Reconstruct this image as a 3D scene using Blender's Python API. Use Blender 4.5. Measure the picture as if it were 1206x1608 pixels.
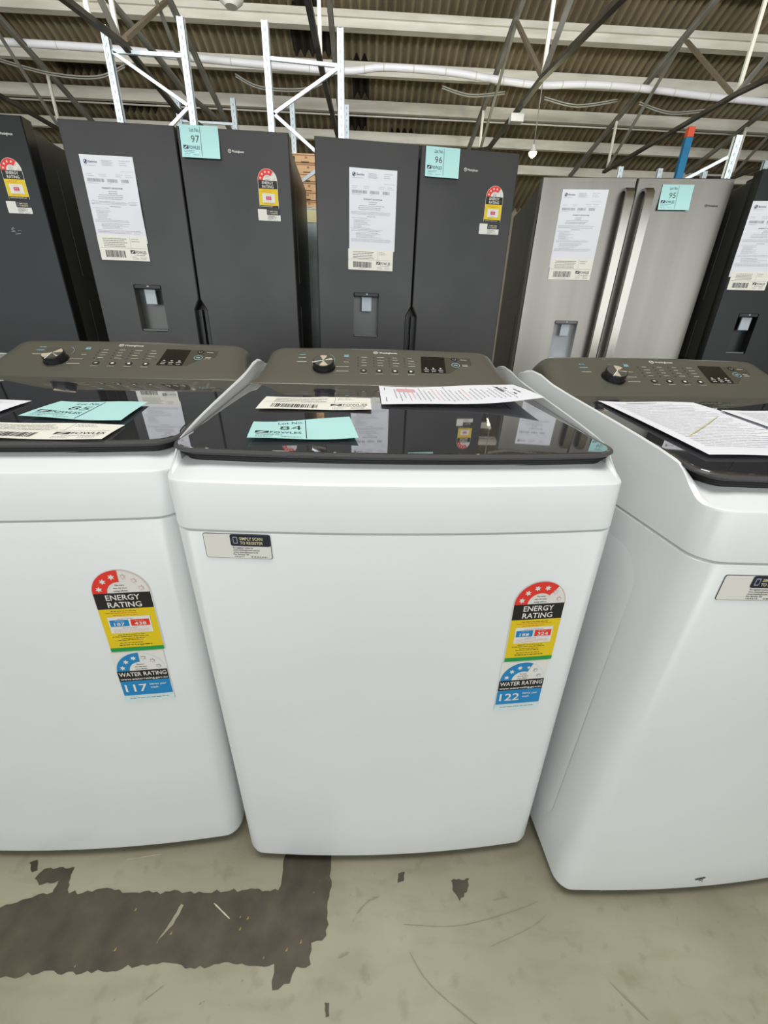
import bpy, bmesh, math, random
from mathutils import Vector, Matrix
random.seed(7)
PI = math.pi
SC = bpy.context.scene
COL = SC.collection
for o in list(bpy.data.objects):
    bpy.data.objects.remove(o)

# ------------------------------------------------------------------ camera, world, lights, exposure
def srgb(r, g, b):
    f = lambda c: (c/255/12.92) if c/255 <= .04045 else ((c/255+.055)/1.055)**2.4
    return (f(r), f(g), f(b), 1)

cam_d = bpy.data.cameras.new('camera'); cam = bpy.data.objects.new('camera', cam_d); COL.objects.link(cam)
PITCH, ROLL, FPX, CAMZ = .4349, .030, 638.5, 1.0371
fw = Vector((0, math.cos(PITCH), -math.sin(PITCH))); up0 = Vector((0, math.sin(PITCH), math.cos(PITCH))); r0 = Vector((1, 0, 0))
rt = r0*math.cos(ROLL)+up0*math.sin(ROLL); up = -r0*math.sin(ROLL)+up0*math.cos(ROLL)
m = Matrix((rt, up, -fw)).transposed().to_4x4(); m.translation = (0, 0, CAMZ); cam.matrix_world = m
cam_d.sensor_fit = 'VERTICAL'; cam_d.sensor_height = 24; cam_d.lens = FPX/1608*24; cam_d.clip_start = .02; cam_d.clip_end = 200
SC.camera = cam
SC.view_settings.view_transform = 'Standard'; SC.view_settings.look = 'None'
SC.view_settings.gamma = 1; SC.view_settings.exposure = 0.0; SC.view_settings.use_curve_mapping = False

w = bpy.data.worlds.new('world'); SC.world = w; w.use_nodes = True
wn = w.node_tree; bg = wn.nodes['Background']
tc = wn.nodes.new('ShaderNodeTexCoord'); sp = wn.nodes.new('ShaderNodeSeparateXYZ'); cr = wn.nodes.new('ShaderNodeValToRGB')
wn.links.new(tc.outputs['Generated'], sp.inputs[0]); wn.links.new(sp.outputs['Z'], cr.inputs[0]); wn.links.new(cr.outputs[0], bg.inputs[0])
cr.color_ramp.elements[0].position = 0; cr.color_ramp.elements[0].color = (.62, .60, .55, 1)
cr.color_ramp.elements[1].position = .5; cr.color_ramp.elements[1].color = (.80, .88, .95, 1)
bg.inputs[1].default_value = .66

def smooth_pts(P, n=5):
    out = []
    for i in range(len(P)-1):
        p0, p1, p2, p3 = P[max(0, i-1)], P[i], P[i+1], P[min(len(P)-1, i+2)]
        for k in range(n):
            t = k/n
            out.append(tuple(.5*((2*p1[j])+(-p0[j]+p2[j])*t+(2*p0[j]-5*p1[j]+4*p2[j]-p3[j])*t*t+(-p0[j]+3*p1[j]-3*p2[j]+p3[j])*t**3) for j in range(len(p1))))
    out.append(P[-1]); return out
def area(name, loc, target, sx, sy, power, col):
    l = bpy.data.lights.new(name, 'AREA'); l.shape = 'RECTANGLE'; l.size = sx; l.size_y = sy; l.energy = power; l.color = col
    o = bpy.data.objects.new(name, l); COL.objects.link(o); o.location = loc
    o.rotation_euler = (Vector(target)-Vector(loc)).to_track_quat('-Z', 'Y').to_euler()
    return o
area('roller_door_daylight', (-1.0, -6.5, 2.6), (-1.0, .5, 9.5), 15, 7, 640, (.91, .965, 1))
area('added_roof_fill', (.5, 3.2, 4.1), (.7, 9, 4.75), 13, .5, 330, (1, 1, .97))  # unseen fill light added to brighten roof, purlins and racks
area('skylight_daylight', (0, .2, 6.6), (0, .6, 0), 5, 2.2, 330, (1, .99, .95))

# ------------------------------------------------------------------ helpers
SHEAR = [0.0]
def link(name, me, parent=None):
    o = bpy.data.objects.new(name, me); COL.objects.link(o)
    if parent: o.parent = parent
    return o
def tag(o, label=None, cat=None, group=None, kind=None):
    if label: o['label'] = label
    if cat: o['category'] = cat
    if group: o['group'] = group
    if kind: o['kind'] = kind
    return o
def thing(name, loc, rz, label, cat, group=None):
    o = link(name, None); o.location = loc; o.rotation_euler = (0, 0, rz)
    return tag(o, label, cat, group)
def done(name, bm, mats, parent=None, smooth=False, angle=35):
    if SHEAR[0]:
        for v in bm.verts: v.co.x += v.co.z*SHEAR[0]
    bmesh.ops.recalc_face_normals(bm, faces=bm.faces[:]) if smooth != 'flat' else None
    me = bpy.data.meshes.new(name); bm.to_mesh(me); bm.free()
    for mt in (mats if isinstance(mats, (list, tuple)) else [mats]): me.materials.append(mt)
    if smooth is True:
        for p in me.polygons: p.use_smooth = True
        try: me.set_sharp_from_angle(angle=math.radians(angle))
        except Exception: pass
    return link(name, me, parent)
def box(bm, a, b, mi=0, bev=0.0, M=None):
    x0, y0, z0 = a; x1, y1, z1 = b
    vs = [bm.verts.new(p) for p in ((x0,y0,z0),(x1,y0,z0),(x1,y1,z0),(x0,y1,z0),(x0,y0,z1),(x1,y0,z1),(x1,y1,z1),(x0,y1,z1))]
    fs = [bm.faces.new([vs[i] for i in f]) for f in ((3,2,1,0),(4,5,6,7),(0,1,5,4),(1,2,6,5),(2,3,7,6),(3,0,4,7))]
    for f in fs: f.material_index = mi
    if bev:
        es = list({e for f in fs for e in f.edges})
        r = bmesh.ops.bevel(bm, geom=es, offset=bev, segments=2, affect='EDGES', profile=.6)
        vs = list({v for f in r['faces'] for v in f.verts} | {v for v in vs if v.is_valid})
        for f in r['faces']: f.material_index = mi
    if M is not None:
        for v in vs: v.co = M @ v.co
    return vs
def bar(bm, p, q, wd, ht, mi=0, upv=(0, 0, 1)):
    p, q = Vector(p), Vector(q); d = (q-p).normalized(); u = Vector(upv); s = d.cross(u)
    if s.length < 1e-3: s = Vector((1, 0, 0))
    s.normalize(); u = s.cross(d)
    M = Matrix((s, d, u)).transposed().to_4x4(); M.translation = p
    box(bm, (-wd/2, 0, -ht/2), (wd/2, (q-p).length, ht/2), mi, 0, M)
def tube(bm, pts, r, n=10, mi=0, cap=True):
    pts = [Vector(p) for p in pts]; rings = []
    for i, p in enumerate(pts):
        d = (pts[min(i+1, len(pts)-1)]-pts[max(i-1, 0)]).normalized()
        a = d.cross(Vector((0, 0, 1)))
        if a.length < .05: a = d.cross(Vector((1, 0, 0)))
        a.normalize(); b = a.cross(d)
        rings.append([bm.verts.new(p+a*r*math.cos(2*PI*k/n)+b*r*math.sin(2*PI*k/n)) for k in range(n)])
    for i in range(len(rings)-1):
        for k in range(n):
            f = bm.faces.new((rings[i][k], rings[i][(k+1) % n], rings[i+1][(k+1) % n], rings[i+1][k])); f.material_index = mi; f.smooth = True
    if cap:
        for rg in (rings[0], rings[-1]): bm.faces.new(rg).material_index = mi
def loft(bm, rings, mi=0, cap0=True, cap1=True):
    R = [[bm.verts.new(p) for p in r] for r in rings]; n = len(R[0])
    for i in range(len(R)-1):
        for k in range(n):
            f = bm.faces.new((R[i][k], R[i][(k+1) % n], R[i+1][(k+1) % n], R[i+1][k])); f.material_index = mi if isinstance(mi, int) else mi[i]
    if cap0: bm.faces.new(R[0]).material_index = mi if isinstance(mi, int) else mi[0]
    if cap1: bm.faces.new(R[-1]).material_index = mi if isinstance(mi, int) else mi[-1]
    return R
def rrect(x0, y0, x1, y1, r, n=5):
    P = []
    for cx, cy, a in ((x1-r, y1-r, 0), (x0+r, y1-r, PI/2), (x0+r, y0+r, PI), (x1-r, y0+r, 1.5*PI)):
        for i in range(n+1): t = a+PI/2*i/n; P.append((cx+r*math.cos(t), cy+r*math.sin(t)))
    return P

# ------------------------------------------------------------------ materials
def mat(name, col, rough=.5, metal=0, spec=.5, coat=0, emit=None, estr=0, alpha=None, bump=None, noise=None, aniso=0):
    mt = bpy.data.materials.new(name); mt.use_nodes = True; nt = mt.node_tree; b = nt.nodes['Principled BSDF']
    b.inputs['Base Color'].default_value = col; b.inputs['Roughness'].default_value = rough; b.inputs['Metallic'].default_value = metal
    b.inputs['Specular IOR Level'].default_value = spec; b.inputs['Coat Weight'].default_value = coat; b.inputs['Coat Roughness'].default_value = .03
    if aniso: b.inputs['Anisotropic'].default_value = aniso
    if emit: b.inputs['Emission Color'].default_value = emit; b.inputs['Emission Strength'].default_value = estr
    if alpha is not None: b.inputs['Alpha'].default_value = alpha
    t = nt.nodes.new('ShaderNodeTexCoord') if (bump or noise) else None
    def nz(scale, stretch, det=4):
        mp = nt.nodes.new('ShaderNodeMapping'); mp.inputs['Scale'].default_value = stretch; nt.links.new(t.outputs['Object'], mp.inputs[0])
        n = nt.nodes.new('ShaderNodeTexNoise'); n.inputs['Scale'].default_value = scale; n.inputs['Detail'].default_value = det
        nt.links.new(mp.outputs[0], n.inputs['Vector']); return n
    if bump:
        n = nz(bump[0], bump[2] if len(bump) > 2 else (1, 1, 1)); bp = nt.nodes.new('ShaderNodeBump'); bp.inputs['Strength'].default_value = bump[1]; bp.inputs['Distance'].default_value = .002
        nt.links.new(n.outputs['Fac'], bp.inputs['Height']); nt.links.new(bp.outputs[0], b.inputs['Normal'])
    if noise:   # (scale, stretch, colour_b, lo, hi)
        n = nz(noise[0], noise[1], 6); c = nt.nodes.new('ShaderNodeValToRGB'); nt.links.new(n.outputs['Fac'], c.inputs[0])
        c.color_ramp.elements[0].position = noise[3]; c.color_ramp.elements[0].color = noise[2]
        c.color_ramp.elements[1].position = noise[4]; c.color_ramp.elements[1].color = col
        nt.links.new(c.outputs[0], b.inputs['Base Color'])
    return mt
M_enamel = mat('white_enamel', srgb(229, 232, 233), .28, spec=.5, noise=(2.5, (1, 1, 1), srgb(222, 225, 225), .3, .7))
M_skirt = mat('grey_base_shade', srgb(120, 122, 122), .5)
M_foot = mat('black_rubber', srgb(28, 28, 28), .7)
M_lid = mat('tinted_lid_glass', srgb(128, 128, 133), .02, metal=.85, coat=1.0)
M_lidrim = mat('dark_lid_plastic', srgb(74, 72, 73), .42, spec=.35)
M_console = mat('bronze_grey_console', srgb(104, 102, 92), .34, metal=.4, coat=.15, bump=(400, .03))
M_display = mat('black_display_glass', srgb(30, 28, 26), .08)
M_smoke = mat('smoked_console_panel', srgb(88, 85, 76), .2, metal=.3)
M_white = mat('white_print', srgb(225, 225, 220), .5)
M_dimprint = mat('grey_print', srgb(170, 168, 155), .5)
M_teal = mat('pale_blue_print', srgb(130, 175, 185), .5)
M_knob = mat('knob_dark', srgb(30, 30, 32), .25)
M_knobtop = mat('spun_metal_sheen', srgb(205, 194, 172), .35, metal=.3)  # knob sheen painted as bright and dark wedges of one metal
M_knobtop2 = mat('spun_metal_shade', srgb(92, 90, 86), .35, metal=.3)
M_ltgap = mat('seam_shadow_gap', srgb(150, 155, 156), .6)
M_paper = mat('white_paper', srgb(232, 233, 240), .75)
M_sticker = mat('cream_sticker', srgb(238, 236, 226), .6)
M_lot = mat('pale_aqua_card', srgb(178, 224, 223), .7)
M_ink = mat('black_ink', srgb(40, 42, 46), .6)
M_navy = mat('navy_ink', srgb(24, 44, 84), .5)
M_dnavy = mat('dark_navy_print', srgb(22, 28, 44), .4)
M_grey = mat('grey_ink', srgb(150, 152, 164), .7)
M_olive = mat('yellow_green_ink', srgb(196, 196, 110), .7)
M_pink = mat('pink_ink', srgb(222, 170, 176), .7)
M_red = mat('label_red', srgb(226, 50, 38), .45)
M_yellow = mat('label_yellow', srgb(226, 196, 12), .45)
M_gold = mat('gold_print', srgb(222, 212, 170), .5)
M_green = mat('label_green', srgb(12, 150, 70), .45)
M_blue = mat('label_blue', srgb(14, 130, 190), .45)
M_black = mat('label_black', srgb(18, 16, 16), .45)
M_off = mat('label_offwhite', srgb(226, 224, 218), .5)
M_magenta = mat('label_magenta', srgb(205, 48, 90), .5)
M_cyantint = mat('label_pale_cyan', srgb(205, 226, 228), .5)
M_fdark = mat('charcoal_steel_door', srgb(77, 77, 76), .42, metal=.75, spec=.4, bump=(90, .05, (1, 1, 20)), noise=(3, (1, 1, 1), srgb(69, 69, 69), .3, .7))
M_fblack = mat('black_steel_door', srgb(48, 49, 49), .30, metal=.75, spec=.4, bump=(90, .05, (1, 1, 20)))
M_fside = mat('dark_cabinet_side', srgb(66, 66, 62), .38, metal=.3)
M_steel = mat('brushed_stainless', srgb(146, 143, 136), .30, metal=1, bump=(60, .06, (1, 1, 30)), noise=(1.4, (3, 1, .05), srgb(126, 122, 115), .35, .65))  # noise paints faint vertical reflection bands into the colour
M_chrome = mat('polished_handle', srgb(172, 168, 160), .2, metal=1)
M_recess = mat('dispenser_recess', srgb(92, 92, 90), .3, metal=.4)
M_recessk = mat('black_plastic', srgb(22, 22, 23), .35)
M_silver = mat('silver_recess', srgb(168, 170, 172), .35, metal=.2)
M_pad = mat('light_grey_paddle', srgb(176, 186, 196), .35)
M_galv = mat('galvanised_steel', srgb(208, 220, 227), .35, metal=.1, noise=(30, (1, 1, 1), srgb(190, 203, 211), .3, .7))
M_slot = mat('upright_slot', srgb(140, 152, 160), .6)
M_galvback = mat('galvanised_back_panel', srgb(150, 156, 156), .32, metal=.8, noise=(8, (1, 1, 1), srgb(132, 138, 138), .35, .65))
M_carton = mat('brown_cardboard', srgb(224, 186, 142), .8, noise=(12, (1, 1, 1), srgb(212, 172, 128), .3, .7))
M_cartink = mat('carton_print', srgb(170, 120, 84), .8)
M_truss = mat('grey_painted_steel', srgb(146, 145, 138), .55, metal=.2, noise=(3, (1, 1, 1), srgb(122, 119, 110), .35, .65))
M_trussd = mat('dark_painted_steel', srgb(84, 79, 70), .55, metal=.2, noise=(3, (1, 1, 1), srgb(48, 44, 38), .35, .65))
M_web = mat('rusty_brown_steel', srgb(112, 102, 84), .6)
M_strut = mat('white_painted_strut', srgb(218, 216, 204), .5)
M_pipe = mat('white_pipe', srgb(240, 240, 246), .35)
M_purlin = mat('weathered_pale_timber', srgb(226, 223, 212), .7, noise=(2.2, (.6, 4, 4), srgb(202, 198, 184), .3, .62))
M_roof = mat('brown_fibre_cement', srgb(146, 134, 108), .85, noise=(1.1, (1, 1, 1), srgb(108, 97, 74), .3, .7))
M_roofd = mat('soot_stained_sheet', srgb(44, 37, 28), .9, noise=(2, (1, 1, 1), srgb(26, 22, 17), .3, .7))
M_wall = mat('dull_cream_wall', srgb(150, 146, 132), .8)
M_rackblue = mat('blue_rack_paint', srgb(24, 120, 168), .45)
M_orange = mat('orange_rack_paint', srgb(224, 92, 60), .5)
M_cable = mat('grey_cable', srgb(150, 150, 142), .6)
M_lamp = mat('lit_lamp_glass', (1, .98, .75, 1), .4, emit=(.95, 1, .6, 1), estr=5)
M_lampbox = mat('pale_light_housing', srgb(214, 214, 206), .5)

# floor material: painted concrete, with fine stains
def floor_mat():
    mt = bpy.data.materials.new('painted_concrete'); mt.use_nodes = True; nt = mt.node_tree; b = nt.nodes['Principled BSDF']
    t = nt.nodes.new('ShaderNodeTexCoord')
    def noise(s, d=6, st=(1, 1, 1)):
        mp = nt.nodes.new('ShaderNodeMapping'); mp.inputs['Scale'].default_value = st; nt.links.new(t.outputs['Object'], mp.inputs[0])
        n = nt.nodes.new('ShaderNodeTexNoise'); n.inputs['Scale'].default_value = s; n.inputs['Detail'].default_value = d; nt.links.new(mp.outputs[0], n.inputs['Vector']); return n
    def ramp(n, p0, c0, p1, c1):
        r = nt.nodes.new('ShaderNodeValToRGB'); nt.links.new(n.outputs['Fac'], r.inputs[0]); e = r.color_ramp.elements
        e[0].position = p0; e[0].color = c0; e[1].position = p1; e[1].color = c1; return r
    a = ramp(noise(4), .3, srgb(142, 137, 117), .7, srgb(157, 152, 131))
    s = ramp(noise(28, 8), .30, (.55, .50, .40, 1), .42, (1, 1, 1, 1))
    s2 = ramp(noise(9, 8, (1, 3, 1)), .34, (.86, .84, .78, 1), .5, (1, 1, 1, 1))
    def mul(x, y, f):
        mx = nt.nodes.new('ShaderNodeMixRGB'); mx.blend_type = 'MULTIPLY'; mx.inputs[0].default_value = f
        nt.links.new(x.outputs[0], mx.inputs[1]); nt.links.new(y.outputs[0], mx.inputs[2]); return mx
    c = mul(mul(a, s, .35), s2, .7); nt.links.new(c.outputs[0], b.inputs['Base Color'])
    b.inputs['Roughness'].default_value = .42; b.inputs['Specular IOR Level'].default_value = .35
    return mt
M_floor = floor_mat()
M_worn = mat('worn_bare_concrete', srgb(77, 69, 53), .6, noise=(22, (1, 1, 1), srgb(55, 48, 34), .32, .68))
M_scuff = mat('dark_scuff', srgb(134, 127, 106), .7)
M_scufflt = mat('light_scuff', srgb(196, 190, 160), .6)
M_fleck = mat('yellow_paint_fleck', srgb(150, 122, 50), .6)

# ------------------------------------------------------------------ floor
def jag(pts, step=.008, amp=.0035):
    out = []
    for i in range(len(pts)):
        a, b = Vector(pts[i]), Vector(pts[(i+1) % len(pts)]); L = (b-a).length; n = max(1, int(L/step))
        nrm = Vector((-(b-a).y, (b-a).x)).normalized()
        for k in range(n):
            out.append(a+(b-a)*k/n+nrm*random.uniform(-amp, amp)*(1 if k else .4))
    return out
bm = bmesh.new()
box(bm, (-17, -12, -.2), (17, 14, 0), 0)
def flat_poly(pts, z, mi):
    vs = [bm.verts.new((p[0], p[1], z)) for p in pts]; es = [bm.edges.new((vs[i], vs[(i+1) % len(vs)])) for i in range(len(vs))]
    r = bmesh.ops.triangle_fill(bm, edges=es, use_beauty=True, use_dissolve=False, normal=(0, 0, 1))
    for g in r['geom']:
        if isinstance(g, bmesh.types.BMFace):
            g.material_index = mi
            if g.normal.z < 0: g.normal_flip()
worn = [(-1.0, .37), (-.714, .379), (-.657, .399), (-.623, .405), (-.573, .404), (-.54, .413), (-.486, .406), (-.362, .411), (-.261, .416), (-.188, .417), (-.194, .56), (-.092, .56),
        (-.086, .418), (-.083, .352), (-.109, .343), (-.106, .315), (-.131, .312), (-.138, .291), (-.166, .283), (-.171, .314), (-.228, .313), (-.316, .308), (-.385, .311), (-.467, .299), (-.575, .295), (-.635, .288), (-1.0, .27)]
flat_poly(jag(worn), .0004, 1)
flat_poly(jag([(-.683, .424), (-.676, .44), (-.616, .445), (-.612, .42), (-.60, .404), (-.63, .400), (-.633, .422), (-.666, .414)], .006, .002), .0006, 1)
flat_poly(jag([(-.715, .45), (-.701, .456), (-.688, .437), (-.697, .434)], .006, .002), .0004, 1)
flat_poly(jag([(.052, .45), (.066, .454), (.063, .438), (.051, .435)], .004, .001), .0004, 1)
flat_poly(jag([(.161, .442), (.199, .446), (.19, .424), (.174, .409), (.162, .426)], .005, .002), .0004, 1)
flat_poly(jag([(-.075, .271), (-.067, .271), (-.065, .256), (-.071, .255)], .004, .001), .0004, 1)
flat_poly(jag([(-.385, .352), (-.372, .392), (-.366, .390), (-.373, .362), (-.392, .338)], .006, .001), .0008, 0)
def stroke(pts, wd, mi, z=.0006):
    P = [Vector(p) for p in smooth_pts(pts)]; q = []
    for i in range(len(P)-1):
        n = max(2, int((P[i+1]-P[i]).length/.01))
        q += [P[i]+(P[i+1]-P[i])*k/n for k in range(n)]
    q.append(P[-1]); L, R_ = [], []
    for i, p in enumerate(q):
        d = (q[min(i+1, len(q)-1)]-q[max(0, i-1)]).normalized(); nn = Vector((-d.y, d.x)); s = wd*(.25+random.random())*.5
        if i in (0, len(q)-1): s *= .2
        L.append(p+nn*s); R_.append(p-nn*s)
    flat_poly(L+R_[::-1], z, mi)
stroke([(-.030, .385), (-.008, .405), (.012, .412)], .004, 2)
stroke([(-.058, .325), (-.04, .332)], .004, 2)
stroke([(-.375, .268), (-.352, .285)], .003, 2)
stroke([(.07, .335), (.105, .295), (.19, .245), (.26, .21)], .002, 2)
stroke([(.42, .305), (.465, .262)], .004, 2)
stroke([(.06, .372), (.16, .372), (.26, .392), (.33, .412)], .0014, 2)
stroke([(.22, .345), (.30, .372), (.34, .392)], .0012, 2)
stroke([(.24, .412), (.27, .418)], .002, 2)
stroke([(.46, .43), (.52, .455), (.56, .462)], .003, 3)
stroke([(-.52, .46), (-.45, .472)], .0012, 3)
stroke([(-.31, .395), (-.27, .372)], .0018, 3, .0007)
for k in range(7):
    x, y = random.uniform(-.6, -.12), random.uniform(.32, .40)
    flat_poly([(x, y), (x+.004, y+.001), (x+.003, y+.006)], .0007, 4)
for k in range(60):
    x, y = random.uniform(-.6, .75), random.uniform(.2, .46); s = random.uniform(.0008, .003)
    flat_poly([(x, y), (x+s, y+s*.4), (x+s*.6, y+s*1.4)], .0009, 2)
fl = done('floor', bm, [M_floor, M_worn, M_scuff, M_scufflt, M_fleck], smooth='flat'); tag(fl, kind='structure')

# ------------------------------------------------------------------ roof (building frame, turned slightly)
BY = .045
BM = Matrix.Rotation(BY, 4, 'Z')
SL, RZ = .4, 9.037
def rz(y): return RZ-SL*abs(y)
dark_boxes = [(-1.35, -.66, 9.02, 9.66), (-.62, -.10, 10.4, 10.95), (-5.6, -4.75, 9.75, 10.2), (-5.1, -4.2, 10.4, 10.85), (-1.2, -.8, 8.6, 9.0), (.4, .9, 11.0, 11.5), (-.35, -.05, 9.7, 10.3)]
bm = bmesh.new(); PT = .136; NX = 16
xs = [i*PT/8 for i in range(int(-11/PT)*8, int(14/PT)*8)]
ys = [0, 3, 5, 7, 8.35]+[8.35+.1625*i for i in range(1, 30)]
grid = [[bm.verts.new((x, y, rz(y)+.05*math.cos(2*PI*x/PT))) for x in xs] for y in ys]
for j in range(len(ys)-1):
    for i in range(len(xs)-1):
        f = bm.faces.new((grid[j][i], grid[j+1][i], grid[j+1][i+1], grid[j][i+1])); f.smooth = True
        xc, yc = (xs[i]+xs[i+1])/2, (ys[j]+ys[j+1])/2
        for a, b, c, d in dark_boxes:
            if a < xc < b and c < yc < d: f.material_index = 1
box(bm, (-13, -.02, RZ+.04), (14, .02, RZ+.2), 0)
v = [bm.verts.new(p) for p in ((-11, 0, RZ+.03), (14, 0, RZ+.03), (14, -9, rz(9)), (-11, -9, rz(9)))]; bm.faces.new(v)
bm.transform(BM); c = done('ceiling', bm, [M_roof, M_roofd], smooth='flat'); tag(c, kind='structure')
bm = bmesh.new(); box(bm, (-11, 13.0, 0), (14, 13.2, rz(13.1)+.1)); bm.transform(BM); tag(done('wall_back', bm, M_wall), kind='structure')

purl = [(7.7, .26, 'seventh'), (8.35, .18, ''), (9.0, .19, 'top'), (9.70, .18, ''), (10.35, .175, ''), (10.97, .165, ''), (11.6, .16, ''), (12.2, .2, '')]
plabel = {9.0: 'wide pale roof purlin crossing the very top of the photo', 9.70: 'pale roof purlin directly above the white pipe', 10.35: 'pale roof purlin just below the white pipe with a thin conduit under it',
          10.97: 'pale purlin above the hanging lamp, passing just over the black fridges', 11.6: 'pale purlin behind the hanging lamp, just above the stainless fridge', 8.35: 'pale roof purlin just above the top edge of the view',
          12.2: 'pale lowest roof purlin at the back, behind the fridge tops', 7.7: 'pale roof purlin nearest the camera'}
for y, h, _ in purl:
    if y < 8: continue
    if y > 12: continue
    bm = bmesh.new(); zt = rz(y)-.035
    box(bm, (-10.8, y-.05, zt-h), (13.8, y+.04, zt), bev=.006)
    if y == 9.0: box(bm, (-10.8, y-.09, zt-.10), (13.8, y-.05, zt-.02)); box(bm, (-10.8, y-.07, zt-h-.02), (13.8, y+.06, zt-h))
    bm.transform(BM); tag(done('roof_purlin', bm, M_purlin), plabel[y], 'roof beam', 'roof purlins')

# white pipe and conduit
def bpt(x, y, z): return BM @ Vector((x, y, z))
PK = 8.7/9.2
ptz = [(-8.0, 4.93), (-5.91, 4.92), (-4.24, 4.91), (-2.94, 4.86), (-1.67, 4.82), (-.47, 4.80), (0.19, 4.87), (1.22, 4.86), (2.2, 4.79), (2.86, 4.76), (3.6, 4.80), (4.55, 4.79), (5.8, 4.73), (6.88, 4.70), (9.5, 4.62)]
ptz = [(a*PK, CAMZ+(b-CAMZ)*PK) for a, b in ptz]
def smooth_pts(P, n=5):
    out = []
    for i in range(len(P)-1):
        p0, p1, p2, p3 = P[max(0, i-1)], P[i], P[i+1], P[min(len(P)-1, i+2)]
        for k in range(n):
            t = k/n
            out.append(tuple(.5*((2*p1[j])+(-p0[j]+p2[j])*t+(2*p0[j]-5*p1[j]+4*p2[j]-p3[j])*t*t+(-p0[j]+3*p1[j]-3*p2[j]+p3[j])*t**3) for j in range(len(p1))))
    out.append(P[-1]); return out
pipe = thing('pipe', (0, 0, 0), 0, 'long white sagging pipe crossing under the whole roof', 'pipe')
bm = bmesh.new(); tube(bm, [bpt(x, 8.7, z) for x, z in smooth_pts(ptz)], .047, 14); done('pipe_run', bm, M_pipe, pipe)
for x, z in smooth_pts(ptz, 2):
    bm = bmesh.new(); tube(bm, [bpt(x-.008, 8.7, z), bpt(x+.008, 8.7, z)], .0485, 14); done('joint_ring', bm, M_lampbox, pipe)
bm = bmesh.new(); tube(bm, [bpt(-10, 10.22, rz(10.35)-.30), bpt(5, 10.22, rz(10.35)-.29), bpt(13, 10.22, rz(10.35)-.30)], .013, 8)
tag(done('conduit', bm, M_lampbox), 'thin straight pale conduit under a roof purlin below the white pipe', 'conduit')
cab = [([(-6.3, 4.83), (-5.4, 4.66), (-4.6, 4.64), (-4.1, 4.80)], 'thin cable sagging under the white pipe at far left'),
       ([(-2.3, 4.76), (-1.9, 4.62), (-1.2, 4.62), (-.8, 4.74)], 'thin grey cable loop hanging below the pipe above the blue lot card 97'),
       ([(1.2, 4.75), (1.7, 4.66), (2.3, 4.72)], 'thin cable sagging below the pipe above the second dark fridge'),
       ([(3.0, 4.68), (3.6, 4.60), (4.3, 4.70)], 'thin cable sagging below the pipe above the stainless fridge'),
       ([(4.7, 4.68), (5.3, 4.57), (6.0, 4.64)], 'thin cable sagging below the pipe at far right')]
for P, lb in cab:
    bm = bmesh.new()
    for dz in (0, .03): tube(bm, [bpt(x*PK, 8.86, CAMZ+(z-dz-CAMZ)*PK) for x, z in smooth_pts(P)], .010, 6)
    tag(done('hanging_cable', bm, M_cable), lb, 'cable', 'sagging cables under the pipe')

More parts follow.
